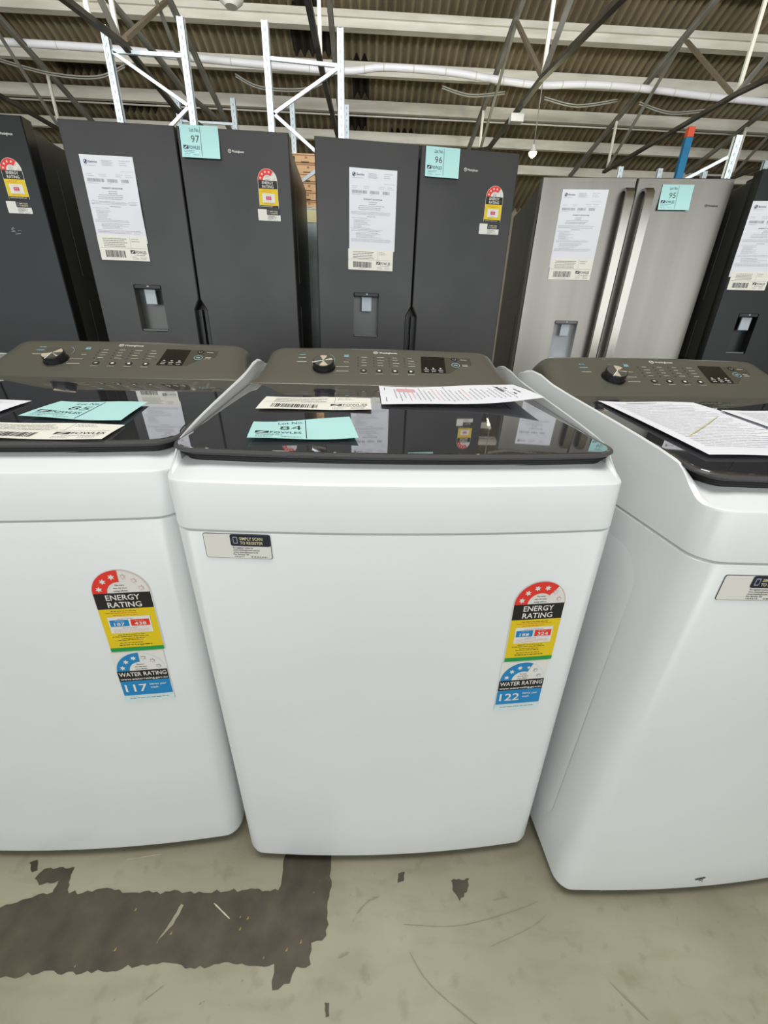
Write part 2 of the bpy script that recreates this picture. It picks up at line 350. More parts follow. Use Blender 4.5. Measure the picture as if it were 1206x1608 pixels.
# trusses: each lies in one vertical plane x = X of the building
TR = [
 (2.2, 'second roof truss from the right, rising above the second dark fridge', dict(
    top_chord=[((11.9, 4.6), (8.85, 5.3)), ((8.85, 5.3), (5.5, 6.05))], bottom_chord=[((10.6, 4.30), (9.71, 4.06)), ((9.71, 4.06), (7.11, 3.97)), ((7.11, 3.97), (3.6, 3.5))],
    strut=[((10.57, 4.33), (10.55, 4.97)), ((7.06, 4.0), (7.04, 5.6))], brace=[((10.45, 4.29), (8.77, 5.26))], web=[((8.71, 5.25), (7.13, 4.02))], tie=[((7.05, 3.99), (5.0, 5.25))])),
 (5.0, 'roof truss above the stainless fridge', dict(
    top_chord=[((12.7, 4.5), (8.96, 5.31)), ((8.96, 5.31), (5.6, 6.0))], bottom_chord=[((10.86, 4.11), (7.34, 4.02)), ((7.34, 4.02), (4.0, 3.7))],
    strut=[((10.73, 4.15), (10.74, 4.99)), ((7.31, 4.03), (7.28, 5.6))], brace=[((10.74, 4.13), (8.96, 5.31))], web=[((8.88, 5.24), (7.45, 4.08))], tie=[((7.33, 4.01), (5.5, 5.0))])),
 (7.8, 'roof truss at the far right edge of the photo', dict(
    top_chord=[((12.42, 4.6), (10.36, 5.06)), ((10.36, 5.06), (6.5, 5.8))], bottom_chord=[((12.3, 4.5), (10.76, 4.08)), ((10.76, 4.08), (7.3, 4.08))],
    strut=[((10.81, 4.1), (10.81, 4.97))], brace=[((10.83, 4.12), (9.0, 5.3))], web=[((8.88, 5.24), (7.45, 4.08))], tie=[((7.33, 4.01), (5.5, 5.0))])),
 (-.65, 'dark roof truss seen end on above the gap between the dark fridges', dict(
    top_chord=[((11.9, 4.6), (8.85, 5.3)), ((8.85, 5.3), (5.5, 6.05))], strut=[((7.06, 4.0), (7.04, 5.6))], bottom_chord=[((10.6, 4.30), (7.11, 3.97)), ((7.11, 3.97), (4.4, 3.9))])),
 (-2.9, 'roof truss above the fridge with lot card 97', dict(
    top_chord=[((11.0, 4.5), (8.68, 5.05)), ((8.68, 5.05), (5.9, 5.7))], bottom_chord=[((4.6, 3.55), (6.69, 3.9)), ((6.69, 3.9), (8.14, 3.83)), ((8.14, 3.83), (10.2, 4.15))],
    strut=[((6.58, 3.93), (6.54, 5.2)), ((6.0, 3.8), (5.98, 5.0))], web=[((8.3, 5.05), (6.75, 3.97))], tie=[((6.6, 3.9), (5.0, 4.9))], brace=[((8.68, 4.43), (7.92, 4.87))])),
 (-5.8, 'roof truss at far left above the black fridge', dict(
    top_chord=[((12.0, 4.48), (9.17, 5.16)), ((9.17, 5.16), (7.0, 5.65))], bottom_chord=[((10.6, 4.15), (8.69, 4.09)), ((8.69, 4.09), (6.0, 4.0))],
    strut=[((10.08, 4.1), (10.08, 4.9))], brace=[((10.02, 4.19), (9.0, 4.98))], web=[((8.5, 5.24), (7.1, 4.02))])),
]
TK = .9
for X, lb, parts in TR:
    X *= TK; parts = {k: [tuple((y*TK, CAMZ+(z-CAMZ)*TK) for y, z in sg) for sg in v] for k, v in parts.items()}
    root = thing('roof_truss', bpt(X, 10, 4.2), BY, lb, 'roof truss', 'steel roof trusses'); R0 = root.matrix_basis.inverted() if False else None
    loc0 = Vector(root.location); inv = (Matrix.Translation(loc0) @ Matrix.Rotation(BY, 4, 'Z')).inverted()
    T = lambda y, z: inv @ bpt(X, y, z)
    for nm, segs in parts.items():
        wd, mt = dict(top_chord=(.06, M_truss), bottom_chord=(.06, M_trussd), strut=(.04, M_strut), brace=(.04, M_truss), web=(.05, M_web), tie=(.05, M_truss))[nm]
        for a, b in (segs if nm in ('strut', 'web', 'brace', 'tie') else [None]) if nm not in ('top_chord', 'bottom_chord') else [(None, None)]:
            bm = bmesh.new()
            for p, q in ([(a, b)] if a else segs):
                bar(bm, T(*p), T(*q), wd*.75, wd, upv=(1, 0, 0))
                if nm == 'top_chord': bar(bm, T(p[0], p[1]+.03), T(q[0], q[1]+.03), .012, .08, upv=(1, 0, 0))
            done(nm, bm, mt, root)
bm = bmesh.new(); tube(bm, [bpt(-2.9, y, z) for y, z in ((4.6, 4.15), (6.54, 4.18), (7.47, 4.21), (8.63, 4.21), (10.1, 4.43))], .04, 10)
tag(done('round_pipe', bm, M_truss, None, True), 'round grey pipe running back beside the truss above lot card 97', 'pipe')

# lamps
def lamp_hang(x, y, z, lb, lit=True, s=1.0):
    t = thing('high_bay_lamp', bpt(x, y, z), 0, lb, 'lamp')
    bm = bmesh.new(); tube(bm, [(0, 0, .1*s), (0, 0, rz(y)-z)], .008, 6); done('cord', bm, M_cable, t)
    bm = bmesh.new(); rings = [[(r*s*math.cos(2*PI*k/18), r*s*math.sin(2*PI*k/18), zz*s) for k in range(18)] for r, zz in ((.03, .10), (.045, .06), (.075, .0), (.075, -.01))]
    loft(bm, rings, 0, True, False); done('lamp_housing', bm, M_lampbox, t, True)
    bm = bmesh.new(); rings = [[(r*s*math.cos(2*PI*k/18), r*s*math.sin(2*PI*k/18), zz*s) for k in range(18)] for r, zz in ((.072, -.01), (.06, -.05), (.03, -.075))]
    loft(bm, rings); done('bulb', bm, M_lamp if lit else M_lampbox, t, True)
    if lit:
        l = bpy.data.lights.new('lamp_glow', 'POINT'); l.energy = 25; l.color = (1, .95, .6); l.shadow_soft_size = .08
        lo = bpy.data.objects.new('lamp_glow', l); COL.objects.link(lo); lo.parent = t; lo.location = (0, 0, -.16*s)
lamp_hang(2.66, 8.5, 3.66, 'small lit greenish hanging lamp above the gap right of the second dark fridge', True, .9)
lamp_hang(-1.57, 6.5, 4.33, 'large unlit round lamp cut off by the top edge above the tall rack frames', False, 2.2)
t = thing('light_fitting', bpt(1.98, 7.27, 3.62), BY, 'small pale box light fitting on the dark truss chord left of the hanging lamp', 'lamp')
bm = bmesh.new(); box(bm, (-.09, -.06, -.04), (.09, .06, .05), bev=.01); done('housing', bm, M_lampbox, t)
bm = bmesh.new(); box(bm, (-.01, -.01, .05), (.01, .01, .14)); done('bracket', bm, M_truss, t)
bm = bmesh.new(); box(bm, (-.13, -.01, -.1), (.13, .01, .1), bev=.01); bm.transform(Matrix.Translation(bpt(6.36, 11.0, 4.62))); tag(done('red_sign', bm, mat('faded_red', srgb(130, 58, 40), .6)), 'small faded red plate under the roof, left of the orange post tip', 'sign')

# ------------------------------------------------------------------ pallet racking
def upright(bm, x, y, z0, z1, s=.09):
    box(bm, (x-s/2, y-.03, z0), (x-s/2+.018, y+.03, z1)); box(bm, (x+s/2-.018, y-.03, z0), (x+s/2, y+.03, z1)); box(bm, (x-s/2, y-.022, z0), (x+s/2, y-.008, z1))
    z = max(z0, 1.9)
    while z < z1-.05:
        box(bm, (x-.006, y-.0235, z), (x+.006, y-.0215, z+.03), 1); z += .075
def rack(name, lb, xs_, y, zt, braces, s=.068, mt=None, grp='galvanised rack frames'):
    root = thing(name, (sum(xs_)/len(xs_), y, 0), 0, lb, 'rack frame', grp); x0 = root.location.x
    for x, z in zip(xs_, zt if isinstance(zt, (list, tuple)) else [zt]*len(xs_)):
        bm = bmesh.new(); upright(bm, x-x0, 0, 0, z, s); done('upright', bm, [mt or M_galv, M_slot], root)
        bm = bmesh.new(); box(bm, (x-x0-.07, -.06, 0), (x-x0+.07, .06, .012)); done('foot_plate', bm, mt or M_galv, root)
    for a, b in braces:
        bm = bmesh.new(); bar(bm, (a[0]-x0, .0, a[1]), (b[0]-x0, .0, b[1]), .022, .032); done('brace', bm, mt or M_galv, root)
def zz(x0, x1, zs):
    out = []
    for i in range(len(zs)-1): out.append(((x0 if i % 2 == 0 else x1, zs[i]), (x1 if i % 2 == 0 else x0, zs[i+1])))
    return out
rack('pallet_rack_frame', 'tall galvanised rack frame behind the fridge with lot card 97, the left one', (-3.10, -2.28), 6.0, (3.79, 3.87), [((-3.05, 3.60), (-2.30, 3.58))]+zz(-3.07, -2.31, (3.60, 3.17, 2.62, 2.1, 1.6, 1.1, .6, .15)))
rack('pallet_rack_frame', 'tall galvanised rack frame above the gap between lot cards 97 and 96', (-1.40, -.61), 6.0, (3.86, 3.82), [((-1.37, 3.58), (-.65, 3.54))]+zz(-.64, -1.37, (3.52, 3.13, 2.62, 2.1, 1.6, 1.1, .6, .15)))
rack('pallet_rack_frame', 'galvanised rack frame with a sloping arm at right behind the stainless fridge', (3.06, 3.87), 6.0, (2.60, 3.06), zz(3.82, 3.10, (2.87, 2.50, 2.1, 1.6, 1.1, .6, .15)))
rack('pallet_rack_frame', 'short-looking galvanised rack frame further back, just above lot card 97', (-3.45, -2.57), 8.5, (4.16, 4.17), [((-3.42, 3.88), (-2.6, 3.86)), ((-3.42, 3.8), (-2.6, 3.3))], .075)
rack('pallet_rack_frame', 'distant galvanised rack frame right behind the cartons', (-1.64, -.78), 8.5, (4.15, 4.13), [((-1.6, 3.3), (-.8, 3.28)), ((-1.6, 3.2), (-.8, 2.6))], .075)
rack('pallet_rack_frame', 'distant galvanised rack tips just above the middle of the stainless fridge', (3.72, 4.37), 8.5, (3.47, 3.46), [((3.75, 3.0), (4.35, 3.0))], .075)
rack('pallet_rack_frame', 'distant galvanised rack frame right of the blue post', (5.11, 6.06), 8.5, (3.44, 3.60), [((5.15, 3.0), (6.0, 3.0))], .075)
t = thing('rack_post', (4.70, 8.5, 0), 0, 'blue rack post with an orange tip above the stainless fridge', 'rack post')
bm = bmesh.new(); box(bm, (-.055, -.04, 0), (.055, .04, 3.86), bev=.006); done('post', bm, M_rackblue, t)
bm = bmesh.new(); box(bm, (-.05, -.045, 3.86), (.05, .045, 3.99), bev=.006); done('post_tip', bm, M_orange, t)
bm = bmesh.new(); box(bm, (-.09, -.08, 0), (.09, .08, .012)); done('foot_plate', bm, M_rackblue, t)

# ------------------------------------------------------------------ flat printed things
_tc = {}
def text_mesh(s, off=.012):
    key = (s, off)
    if key in _tc: return _tc[key]
    cu = bpy.data.curves.new('t', 'FONT'); cu.body = s; cu.size = 1; cu.resolution_u = 2; cu.offset = off
    o = bpy.data.objects.new('t', cu); COL.objects.link(o); bpy.context.view_layer.update()
    me = o.evaluated_get(bpy.context.evaluated_depsgraph_get()).to_mesh()
    V = [(v.co.x, v.co.y) for v in me.vertices]; Fc = [tuple(p.vertices) for p in me.polygons]
    o.evaluated_get(bpy.context.evaluated_depsgraph_get()).to_mesh_clear(); bpy.data.objects.remove(o); bpy.data.curves.remove(cu)
    xs = [v[0] for v in V]; _tc[key] = (V, Fc, min(xs), max(xs)); return _tc[key]
class Card:
    def __init__(s): s.it = []; s.m = []
    def mi(s, mt):
        if mt not in s.m: s.m.append(mt)
        return s.m.index(mt)
    def poly(s, pts, mt, ly=1): s.it.append((list(pts), [tuple(range(len(pts)))], s.mi(mt), ly))
    def rect(s, x0, y0, x1, y1, mt, ly=1, n=1, k=1):
        V = [(x0+(x1-x0)*i/n, y0+(y1-y0)*j/k) for j in range(k+1) for i in range(n+1)]
        s.it.append((V, [(j*(n+1)+i, j*(n+1)+i+1, (j+1)*(n+1)+i+1, (j+1)*(n+1)+i) for j in range(k) for i in range(n)], s.mi(mt), ly))
    def ring(s, cx, cy, r0, r1, a0, a1, mt, ly=1, n=18, sy=1):
        V = []
        for i in range(n+1):
            a = math.radians(a0+(a1-a0)*i/n)
            V += [(cx+r0*math.cos(a), cy+r0*sy*math.sin(a)), (cx+r1*math.cos(a), cy+r1*sy*math.sin(a))]
        s.it.append((V, [(2*i, 2*i+1, 2*i+3, 2*i+2) for i in range(n)], s.mi(mt), ly))
    def disc(s, cx, cy, r, mt, ly=1, a0=0, a1=360, n=24): s.poly([(cx+r*math.cos(math.radians(a0+(a1-a0)*i/n)), cy+r*math.sin(math.radians(a0+(a1-a0)*i/n))) for i in range(n+(a1-a0 < 360))], mt, ly)
    def star(s, cx, cy, r, mt, ly=2, n=6, rot=90, outline=False):
        P = [(cx+(r if k % 2 == 0 else r*.45)*math.cos(math.radians(rot+k*180/n)), cy+(r if k % 2 == 0 else r*.45)*math.sin(math.radians(rot+k*180/n))) for k in range(2*n)]
        V = [(cx, cy)]+P; s.it.append((V, [(0, 1+k, 1+(k+1) % (2*n)) for k in range(2*n)], s.mi(mt), ly))
        if outline: s.star(cx, cy, r*.72, outline, ly+1, n, rot)
    def text(s, t, x, y, h, mt, ly=2, align='l', w=None, off=.012):
        V, Fc, a, b = text_mesh(t, off); k = h/.70; kx = k if w is None else w/(b-a)
        W = (b-a)*kx; ox = x-a*kx-(W/2 if align == 'c' else (W if align == 'r' else 0))
        s.it.append(([(ox+v[0]*kx, y+v[1]*k) for v in V], Fc, s.mi(mt), ly))
    def bars(s, x0, y, x1, n, dy, mt, th=.0009, ly=2, rag=.3):
        for i in range(n):
            xe = x1-(x1-x0)*random.uniform(0, rag); x = x0
            while x < xe:
                L = random.uniform(.004, .014)*(x1-x0)/.1; s.rect(x, y-i*dy, min(x+L, xe), y-i*dy+th, mt, ly); x += L+.0012
    def barcode(s, x0, y0, x1, y1, mt=None, ly=2, u=.0011):
        x = x0
        while x < x1:
            wv = random.choice((1, 1, 2, 3))*u*.6; s.rect(x, y0, min(x+wv, x1), y1, mt or M_ink, ly); x += wv+random.choice((1, 1, 2))*u*.6
    def fowles(s, x, y, h, ly=2, mt=None, w=None):
        mt = mt or M_navy; s.rect(x, y, x+h*1.5, y+h, mt, ly)
        s.poly([(x+h*.15, y+h*.12), (x+h*.75, y+h*.22), (x+h*1.35, y+h*.92), (x+h*.7, y+h*.62), (x+h*.45, y+h*.45)], M_off, ly+1)
        s.text('FOWLES', x+h*1.65, y, h*.9, mt, ly, w=w or h*5.2)
    def build(s, name, parent, fn, th=.00025, extra=None):
        bm = bmesh.new()
        for V, Fc, mi, ly in s.it:
            vs = [bm.verts.new(fn(u, v_, ly*th)) for u, v_ in V]
            for f in Fc:
                try: bm.faces.new([vs[i] for i in f]).material_index = mi
                except ValueError: pass
        return done(name, bm, s.m, parent, smooth='flat')
def W_logo(c, x, y, h, mt, ly=1, textw=None):
    c.ring(x+h*.6, y+h*.4, h*.52, h*.66, 0, 360, mt, ly, 16)
    for k in range(3): c.disc(x+h*(.3+.3*k), y+h*.66, h*.09, mt, ly, n=8)
    for a, b in (((.3, .62), (.45, .16)), ((.45, .16), (.6, .62)), ((.6, .62), (.75, .16)), ((.75, .16), (.9, .62))):
        c.poly([(x+h*(a[0]-.04), y+h*a[1]), (x+h*(a[0]+.04), y+h*a[1]), (x+h*(b[0]+.04), y+h*b[1]), (x+h*(b[0]-.04), y+h*b[1])], mt, ly)
    c.text('Westinghouse', x+h*1.5, y, h*.85, mt, ly, w=textw)

def energy_label(n_red, left, right, ang, washer=True):
    """base centre at (0,0) = foot of the arc; arc up, bands down"""
    c = Card(); R = .039
    c.rect(-R-.0012, -.1115 if washer else -.094, R+.0012, 0, M_off, 0, 6, 1)
    c.disc(0, 0, R+.0012, M_off, 0, 0, 180)
    c.ring(0, 0, R*.985, R+.0004, 0, 180, M_pink if washer else M_off, 1)
    c.ring(0, 0, R*.49, R, ang, 180, M_red, 2)
    for i in range(6):
        a = math.radians(165-i*30); x, y = R*.76*math.cos(a), R*.74*math.sin(a)
        if i < n_red: c.star(x, y, .0052, M_off, 3, rot=20)
        else: c.star(x, y, .0050, M_pink, 2, rot=20, outline=M_off)
    for k, t_ in enumerate(('The more', 'stars the more', 'energy efficient')): c.text(t_, 0, .0125-k*.005, .0022, M_ink, 2, 'c')
    c.rect(-R, -.0285, R, 0, M_black, 1, 6)
    c.text('ENERGY', 0, -.0125, .0095, M_off, 2, 'c', w=.047); c.text('RATING', 0, -.0255, .0095, M_off, 2, 'c', w=.047)
    if washer:
        c.rect(-R, -.103, R, -.0285, M_yellow, 1, 6); c.rect(-R, -.1105, R, -.103, M_green, 2, 6)
        c.bars(-.022, -.033, .022, 1, .003, M_ink); c.bars(-.030, -.0365, .030, 1, .003, M_orange); c.bars(-.020, -.0405, .020, 1, .003, M_orange)
        c.rect(-.030, -.074, .030, -.043, M_off, 2)
        c.bars(-.016, -.0475, .016, 1, .003, M_grey, ly=3)
        c.rect(-.028, -.061, -.0015, -.049, M_blue, 3); c.rect(.0015, -.061, .028, -.049, M_red, 3)
        c.text(left, -.0148, -.0593, .0058, M_off, 4, 'c', w=.015); c.text(right, .0148, -.0593, .0058, M_off, 4, 'c', w=.017)
        c.bars(-.020, -.0512, -.004, 1, .003, M_off, .0007, 4); c.bars(.008, -.0512, .022, 1, .003, M_off, .0007, 4)
        c.bars(-.012, -.0645, .010, 1, .003, M_grey, ly=3); c.bars(-.026, -.0672, .026, 3, .0022, M_pink, .0006, 3, .05)
        c.bars(-.022, -.078, .022, 1, .003, M_ink); c.bars(-.031, -.0815, .031, 1, .003, M_ink); c.bars(-.018, -.0855, .018, 1, .003, M_ink); c.bars(-.024, -.0885, .024, 1, .003, M_ink)
        c.bars(-.022, -.094, .022, 1, .003, M_ink); c.bars(-.024, -.0985, .024, 1, .003, M_ink, .0013)
    else:
        c.rect(-R, -.086, R, -.0285, M_yellow, 1, 6); c.rect(-R, -.094, R, -.086, M_black, 2, 6)
        c.bars(-.022, -.034, .022, 1, .003, M_orange); c.bars(-.030, -.0385, .030, 1, .003, M_orange)
        c.rect(-.026, -.076, .026, -.045, M_off, 2); c.bars(-.014, -.0505, .014, 1, .003, M_grey, ly=3)
        c.rect(-.011, -.066, .011, -.0545, M_magenta, 3); c.bars(-.007, -.0615, .007, 1, .003, M_off, .003, 4, .05)
        c.bars(-.012, -.071, .012, 1, .003, M_magenta, ly=3); c.bars(-.020, -.0805, .020, 1, .003, M_ink); c.bars(-.034, -.091, .034, 1, .003, M_off, .0014, 3)
    return c
def water_label(num, n_blue, ang):
    c = Card(); R = .037
    c.rect(-.039, -.068, .039, .040, M_off, 0, 6, 2)
    c.ring(0, 0, R*.97, R, 0, 180, M_cyantint, 1); c.ring(0, 0, R*.49, R, ang, 180, M_blue, 2)
    for i in range(6):
        a = math.radians(165-i*30); x, y = R*.76*math.cos(a), R*.74*math.sin(a)
        if i < n_blue: c.star(x, y, .0050, M_off, 3, rot=20)
        else: c.star(x, y, .0048, M_grey, 2, rot=20, outline=M_off)
    for k, t_ in enumerate(('The more', 'stars the more', 'water efficient')): c.text(t_, 0, .0118-k*.0047, .0021, M_ink, 2, 'c')
    c.rect(-.038, -.022, .038, 0, M_black, 1, 6); c.text('WATER RATING', 0, -.0115, .0085, M_off, 2, 'c', w=.072); c.text('www.waterrating.gov.au', 0, -.0195, .0045, M_off, 2, 'c', w=.072)
    c.rect(-.038, -.054, .038, -.022, M_blue, 1, 6); c.text(num, -.033, -.0455, .016, M_off, 2, 'l', w=.034)
    c.text('litres per', .006, -.033, .0042, M_off, 2, 'l', w=.026); c.text('wash', .006, -.040, .0042, M_off, 2, 'l')
    c.rect(-.039, -.068, .039, -.0565, M_cyantint, 1, 6); c.bars(-.030, -.0610, .033, 1, .003, M_ink, .0009)
    return c
def register_sticker(w=.088, h=.037):
    """lower left at 0,0; the printed square code is left blank"""
    c = Card(); r = .003
    def rr(x0, y0, x1, y1, rad): return rrect(x0, y0, x1, y1, rad, 3)
    c.poly(rr(0, 0, w, h, r), M_ink, 0); c.poly(rr(.0007, .0007, w-.0007, h-.0007, r*.9), M_off, 1)
    c.poly(rr(w*.40, h*.52, w-.0007, h-.0007, .0025), M_dnavy, 2)
    c.poly(rr(w*.44, h*.62, w*.51, h*.90, .001), M_grey, 3); c.poly(rr(w*.452, h*.66, w*.498, h*.86, .0008), M_dnavy, 4)
    c.text('SIMPLY SCAN', w*.54, h*.77, h*.115, M_gold, 3, w=w*.34); c.text('TO REGISTER', w*.54, h*.60, h*.115, M_gold, 3, w=w*.34)
    for k, t_ in enumerate(('To register online at', 'www.westinghouse.com.au', 'www.westinghouse.co.nz', 'For Service, call')): c.text(t_, w*.42, h*(.42-k*.09), h*.06, M_ink, 2)
    c.bars(w*.43, h*.07, w*.62, 1, .002, M_ink, .0011); c.bars(w*.68, h*.07, w*.95, 1, .002, M_ink, .0011)
    return c
def lot_card(num):
    c = Card(); W, H_ = .150, .105
    c.rect(0, 0, W, H_, M_lot, 0, 10, 6)
    c.text('Lot No.', .038, .084, .0125, M_navy, 1, 'l', w=.038, off=.004)
    c.text(num, .041, .050, .023, M_ink, 1, w=.032, off=-.004)
    c.fowles(.008, .028, .0125, 1, w=.044)
    c.bars(.010, .022, .060, 2, .005, M_navy, .0011, 1); c.bars(.010, .011, .036, 2, .004, M_navy, .0010, 1); c.bars(.045, .009, .074, 1, .004, M_navy, .0014, 1)
    c.rect(.0785, .004, .0797, H_-.004, M_navy, 1)
    return c
def bar_label(w=.203, h=.10):
    c = Card(); c.rect(0, 0, w, h, M_sticker, 0, 12, 5)
    c.bars(.022, h*.86, w*.60, 5, h*.075, M_ink, h*.018, 1, .15); c.rect(.006, h*.50, w-.006, h*.51, M_grey, 1); c.rect(w*.66, h*.51, w*.664, h*.97, M_grey, 1)
    c.bars(w*.69, h*.86, w*.86, 2, h*.09, M_ink, h*.018, 1)
    c.barcode(w*.11, h*.12, w*.52, h*.40, ly=1, u=.0016); c.bars(w*.22, h*.06, w*.42, 1, .002, M_grey, ly=1)
    c.fowles(w*.63, h*.29, h*.14, 1, M_ink, w=w*.22)
    c.bars(w*.70, h*.22, w*.95, 1, .003, M_ink, h*.014, 1); c.bars(w*.65, h*.16, w*.78, 3, h*.045, M_grey, h*.015, 1); c.bars(w*.82, h*.16, w*.95, 3, h*.045, M_grey, h*.015, 1)
    return c
def form_sheet(w=.207, h=.297):
    c = Card(); c.rect(0, 0, w, h, M_paper, 0, 6, 12)
    c.ring(.020, h-.022, .0055, .0075, 0, 360, M_navy, 1, 14); c.poly([(.014, h-.026), (.018, h-.028), (.027, h-.018), (.023, h-.016)], M_navy, 2)
    c.text('Electrolux', .031, h-.025, .0075, M_navy, 1, w=.034)
    c.bars(.012, h-.034, .066, 1, .003, M_grey, .001, 1); c.bars(.082, h-.016, .128, 6, .0033, M_grey, .0009, 1); c.bars(.150, h-.016, .200, 3, .007, M_grey, .0012, 1, .5)
    for x in (.012, .062, .128, .165): c.bars(x, h-.062, x+.030, 2, .006, M_grey, .0011, 1)
    for x, x2 in ((.012, .078), (.090, .130), (.146, .176)): c.barcode(x, h-.087, x2, h-.076, M_grey, 1, .0013); c.bars(x, h-.092, x2-.02, 1, .003, M_grey, .0009, 1)
    c.text('WARRANTY ADVICE FORM', w/2, h-.109, .0047, M_ink, 1, 'c', w=.082)
    c.bars(.086, h-.118, .125, 2, .007, M_ink, .0013, 1); c.bars(.045, h-.131, .165, 1, .005, M_grey, .0014, 1); c.bars(.040, h-.138, .170, 2, .006, M_grey, .0014, 1)
    c.bars(.008, h-.153, .198, 3, .0045, M_grey, .0009, 1, .1); c.bars(.08, h-.170, .125, 1, .005, M_ink, .0012, 1)
    c.bars(.010, h-.176, .090, 1, .005, M_grey, .001, 1); c.bars(.020, h-.183, .100, 8, .0042, M_grey, .0009, 1, .6)
    c.bars(.008, h-.218, .180, 2, .005, M_grey, .001, 1); c.bars(.030, h-.230, .150, 5, .0042, M_grey, .0009, 1, .4); c.bars(.008, h-.254, .198, 3, .0045, M_grey, .0009, 1, .1)
    c.rect(.150, h-.050, .200, h-.0494, M_grey, 1)
    return c

# ------------------------------------------------------------------ fridges
def solid_profile(bm, pts, y0, y1, bev, mi=0, hole=None, hdepth=0, hmi=0):
    """front plate in the xz plane with an optional rectangular recess"""
    def loopv(P, y): return [bm.verts.new((p[0], y, p[1])) for p in P]
    cx = sum(p[0] for p in pts)/len(pts); cz = sum(p[1] for p in pts)/len(pts)
    A = loopv([(p[0]+(bev if p[0] < cx else -bev)*(1), p[1]+(bev if p[1] < cz else -bev)) for p in pts], y0); B_ = loopv(pts, y0+bev); C_ = loopv(pts, y1); n = len(pts)
    for L1, L2 in ((A, B_), (B_, C_)):
        for i in range(n): bm.faces.new((L1[i], L1[(i+1) % n], L2[(i+1) % n], L2[i])).material_index = mi
    bm.faces.new(C_).material_index = mi
    es = [bm.edges.get((A[i], A[(i+1) % n])) for i in range(n)]
    if hole:
        Hh = rrect(*hole, .006, 3); h0 = loopv(Hh, y0); h1 = loopv(Hh, y0+hdepth); k = len(Hh)
        for i in range(k): bm.faces.new((h0[i], h0[(i+1) % k], h1[(i+1) % k], h1[i])).material_index = hmi
        bm.faces.new(h1).material_index = hmi
        es += [bm.edges.get((h0[i], h0[(i+1) % k])) for i in range(k)]
    r = bmesh.ops.triangle_fill(bm, edges=es, use_beauty=True, use_dissolve=False, normal=(0, -1, 0))
    for g in r['geom']:
        if isinstance(g, bmesh.types.BMFace): g.material_index = mi
def fridge(x, y, yaw, lean, label, door_mat, H=1.726, disp=(-.283, .972, -.162, 1.165), steel=False, side=None, logo=(.199, 1.652), logomat=None, energy=None, sticker=None, pad_mat=None, blackdisp=False, W=.446):
    root = thing('refrigerator', (x, y, 0), yaw, label, 'fridge', 'french door fridges in the back row'); SHEAR[0] = lean
    sm = side or M_fside
    bm = bmesh.new(); box(bm, (-W+.004, .062, .05), (W-.004, .70, H-.028), bev=.004)
    for s in (-1, 1):
        for zc in (.35, .9, 1.4): box(bm, (s*(W-.004)-(.0015), .16, zc-.2), (s*(W-.004)+.0015, .62, zc+.2), bev=.001)
    done('cabinet', bm, sm, root)
    for s in (-1, 1):
        i0, i1 = .0035, .027
        pts = [(s*i0, H), (s*W, H), (s*W, .715), (s*i1, .715), (s*i1, 1.068), (s*i0, 1.112)] if not steel else [(s*i0, H), (s*W, H), (s*W, .715), (s*i0, .715)]
        if s > 0: pts = pts[::-1]
        bm = bmesh.new()
        hole = disp if (s < 0 and disp) else None
        solid_profile(bm, pts, 0, .058, .0035, 0, hole, .05, 1)
        if not steel: box(bm, (min(s*.006, s*.027), .03, .715), (max(s*.006, s*.027), .058, 1.07), 2)
        d = done('door', bm, [door_mat, M_recessk if blackdisp else (M_silver if steel else M_recess), M_recessk], root)
        if hole:
            bm = bmesh.new(); X0, Z0_, X1, Z1 = disp; xm = (X0+X1)/2+.003
            box(bm, (X0+.004, -.0008, Z1-.016), (X1-.004, .03, Z1-.0005), 0, .002); box(bm, (xm-.004, -.002, Z1-.009), (xm+.004, 0, Z1-.004), 1)
            done('dispenser_head', bm, [M_recessk if not steel else M_recess, M_pad], d)
            bm = bmesh.new(); box(bm, (xm-.024, .008, Z1-.080), (xm+.024, .020, Z1-.018), 0, .004)
            for k in range(10): a = 2*PI*k/10; 
            tube(bm, [(xm, .0075, Z1-.055), (xm, .009, Z1-.055)], .006, 10)
            done('paddle', bm, pad_mat or M_pad, d)
            bm = bmesh.new(); box(bm, (X0+.004, .004, Z0_+.0005), (X1-.004, .048, Z0_+.010), 0, .002)
            done('drip_tray', bm, M_recess if not steel else M_pad, d)
        if steel:
            bm = bmesh.new(); hx = -.042 if s < 0 else .052; pr = []
            z0, z1 = .80, 1.672
            path = [(.0, z1), (-.030, z1-.004), (-.048, z1-.020), (-.052, z1-.05), (-.054, (z0+z1)/2), (-.052, z0+.05), (-.048, z0+.02), (-.030, z0+.004), (0, z0)]
            for i in range(len(path)):
                a = path[max(i-1, 0)]; b = path[min(i+1, len(path)-1)]; d_ = Vector((b[0]-a[0], b[1]-a[1])).normalized(); nn = Vector((-d_.y, d_.x))*.006; p = Vector(path[i])
                q1, q2 = p+nn, p-nn
                pr.append([(hx-.020, q1.x, q1.y), (hx-.016, q1.x, q1.y), (hx+.016, q1.x, q1.y), (hx+.020, q1.x, q1.y), (hx+.020, q2.x, q2.y), (hx-.020, q2.x, q2.y)])
            loft(bm, pr); done('bar_handle', bm, M_chrome, d, True, 40)
    for s in (-1, 1):
        bm = bmesh.new(); box(bm, (min(s*.0035, s*W), 0, .40), (max(s*.0035, s*W), .058, .70), bev=.0035); box(bm, (min(s*.0035, s*W), 0, .09), (max(s*.0035, s*W), .058, .393), bev=.0035); done('lower_door', bm, door_mat, root)
        bm = bmesh.new(); box(bm, (s*(W-.05)-.035, .02, H-.03), (s*(W-.05)+.035, .13, H-.012), bev=.004); done('hinge_cover', bm, M_recessk, root)
    bm = bmesh.new(); box(bm, (-W+.02, .08, 0), (W-.02, .66, .06)); done('plinth', bm, M_foot, root)
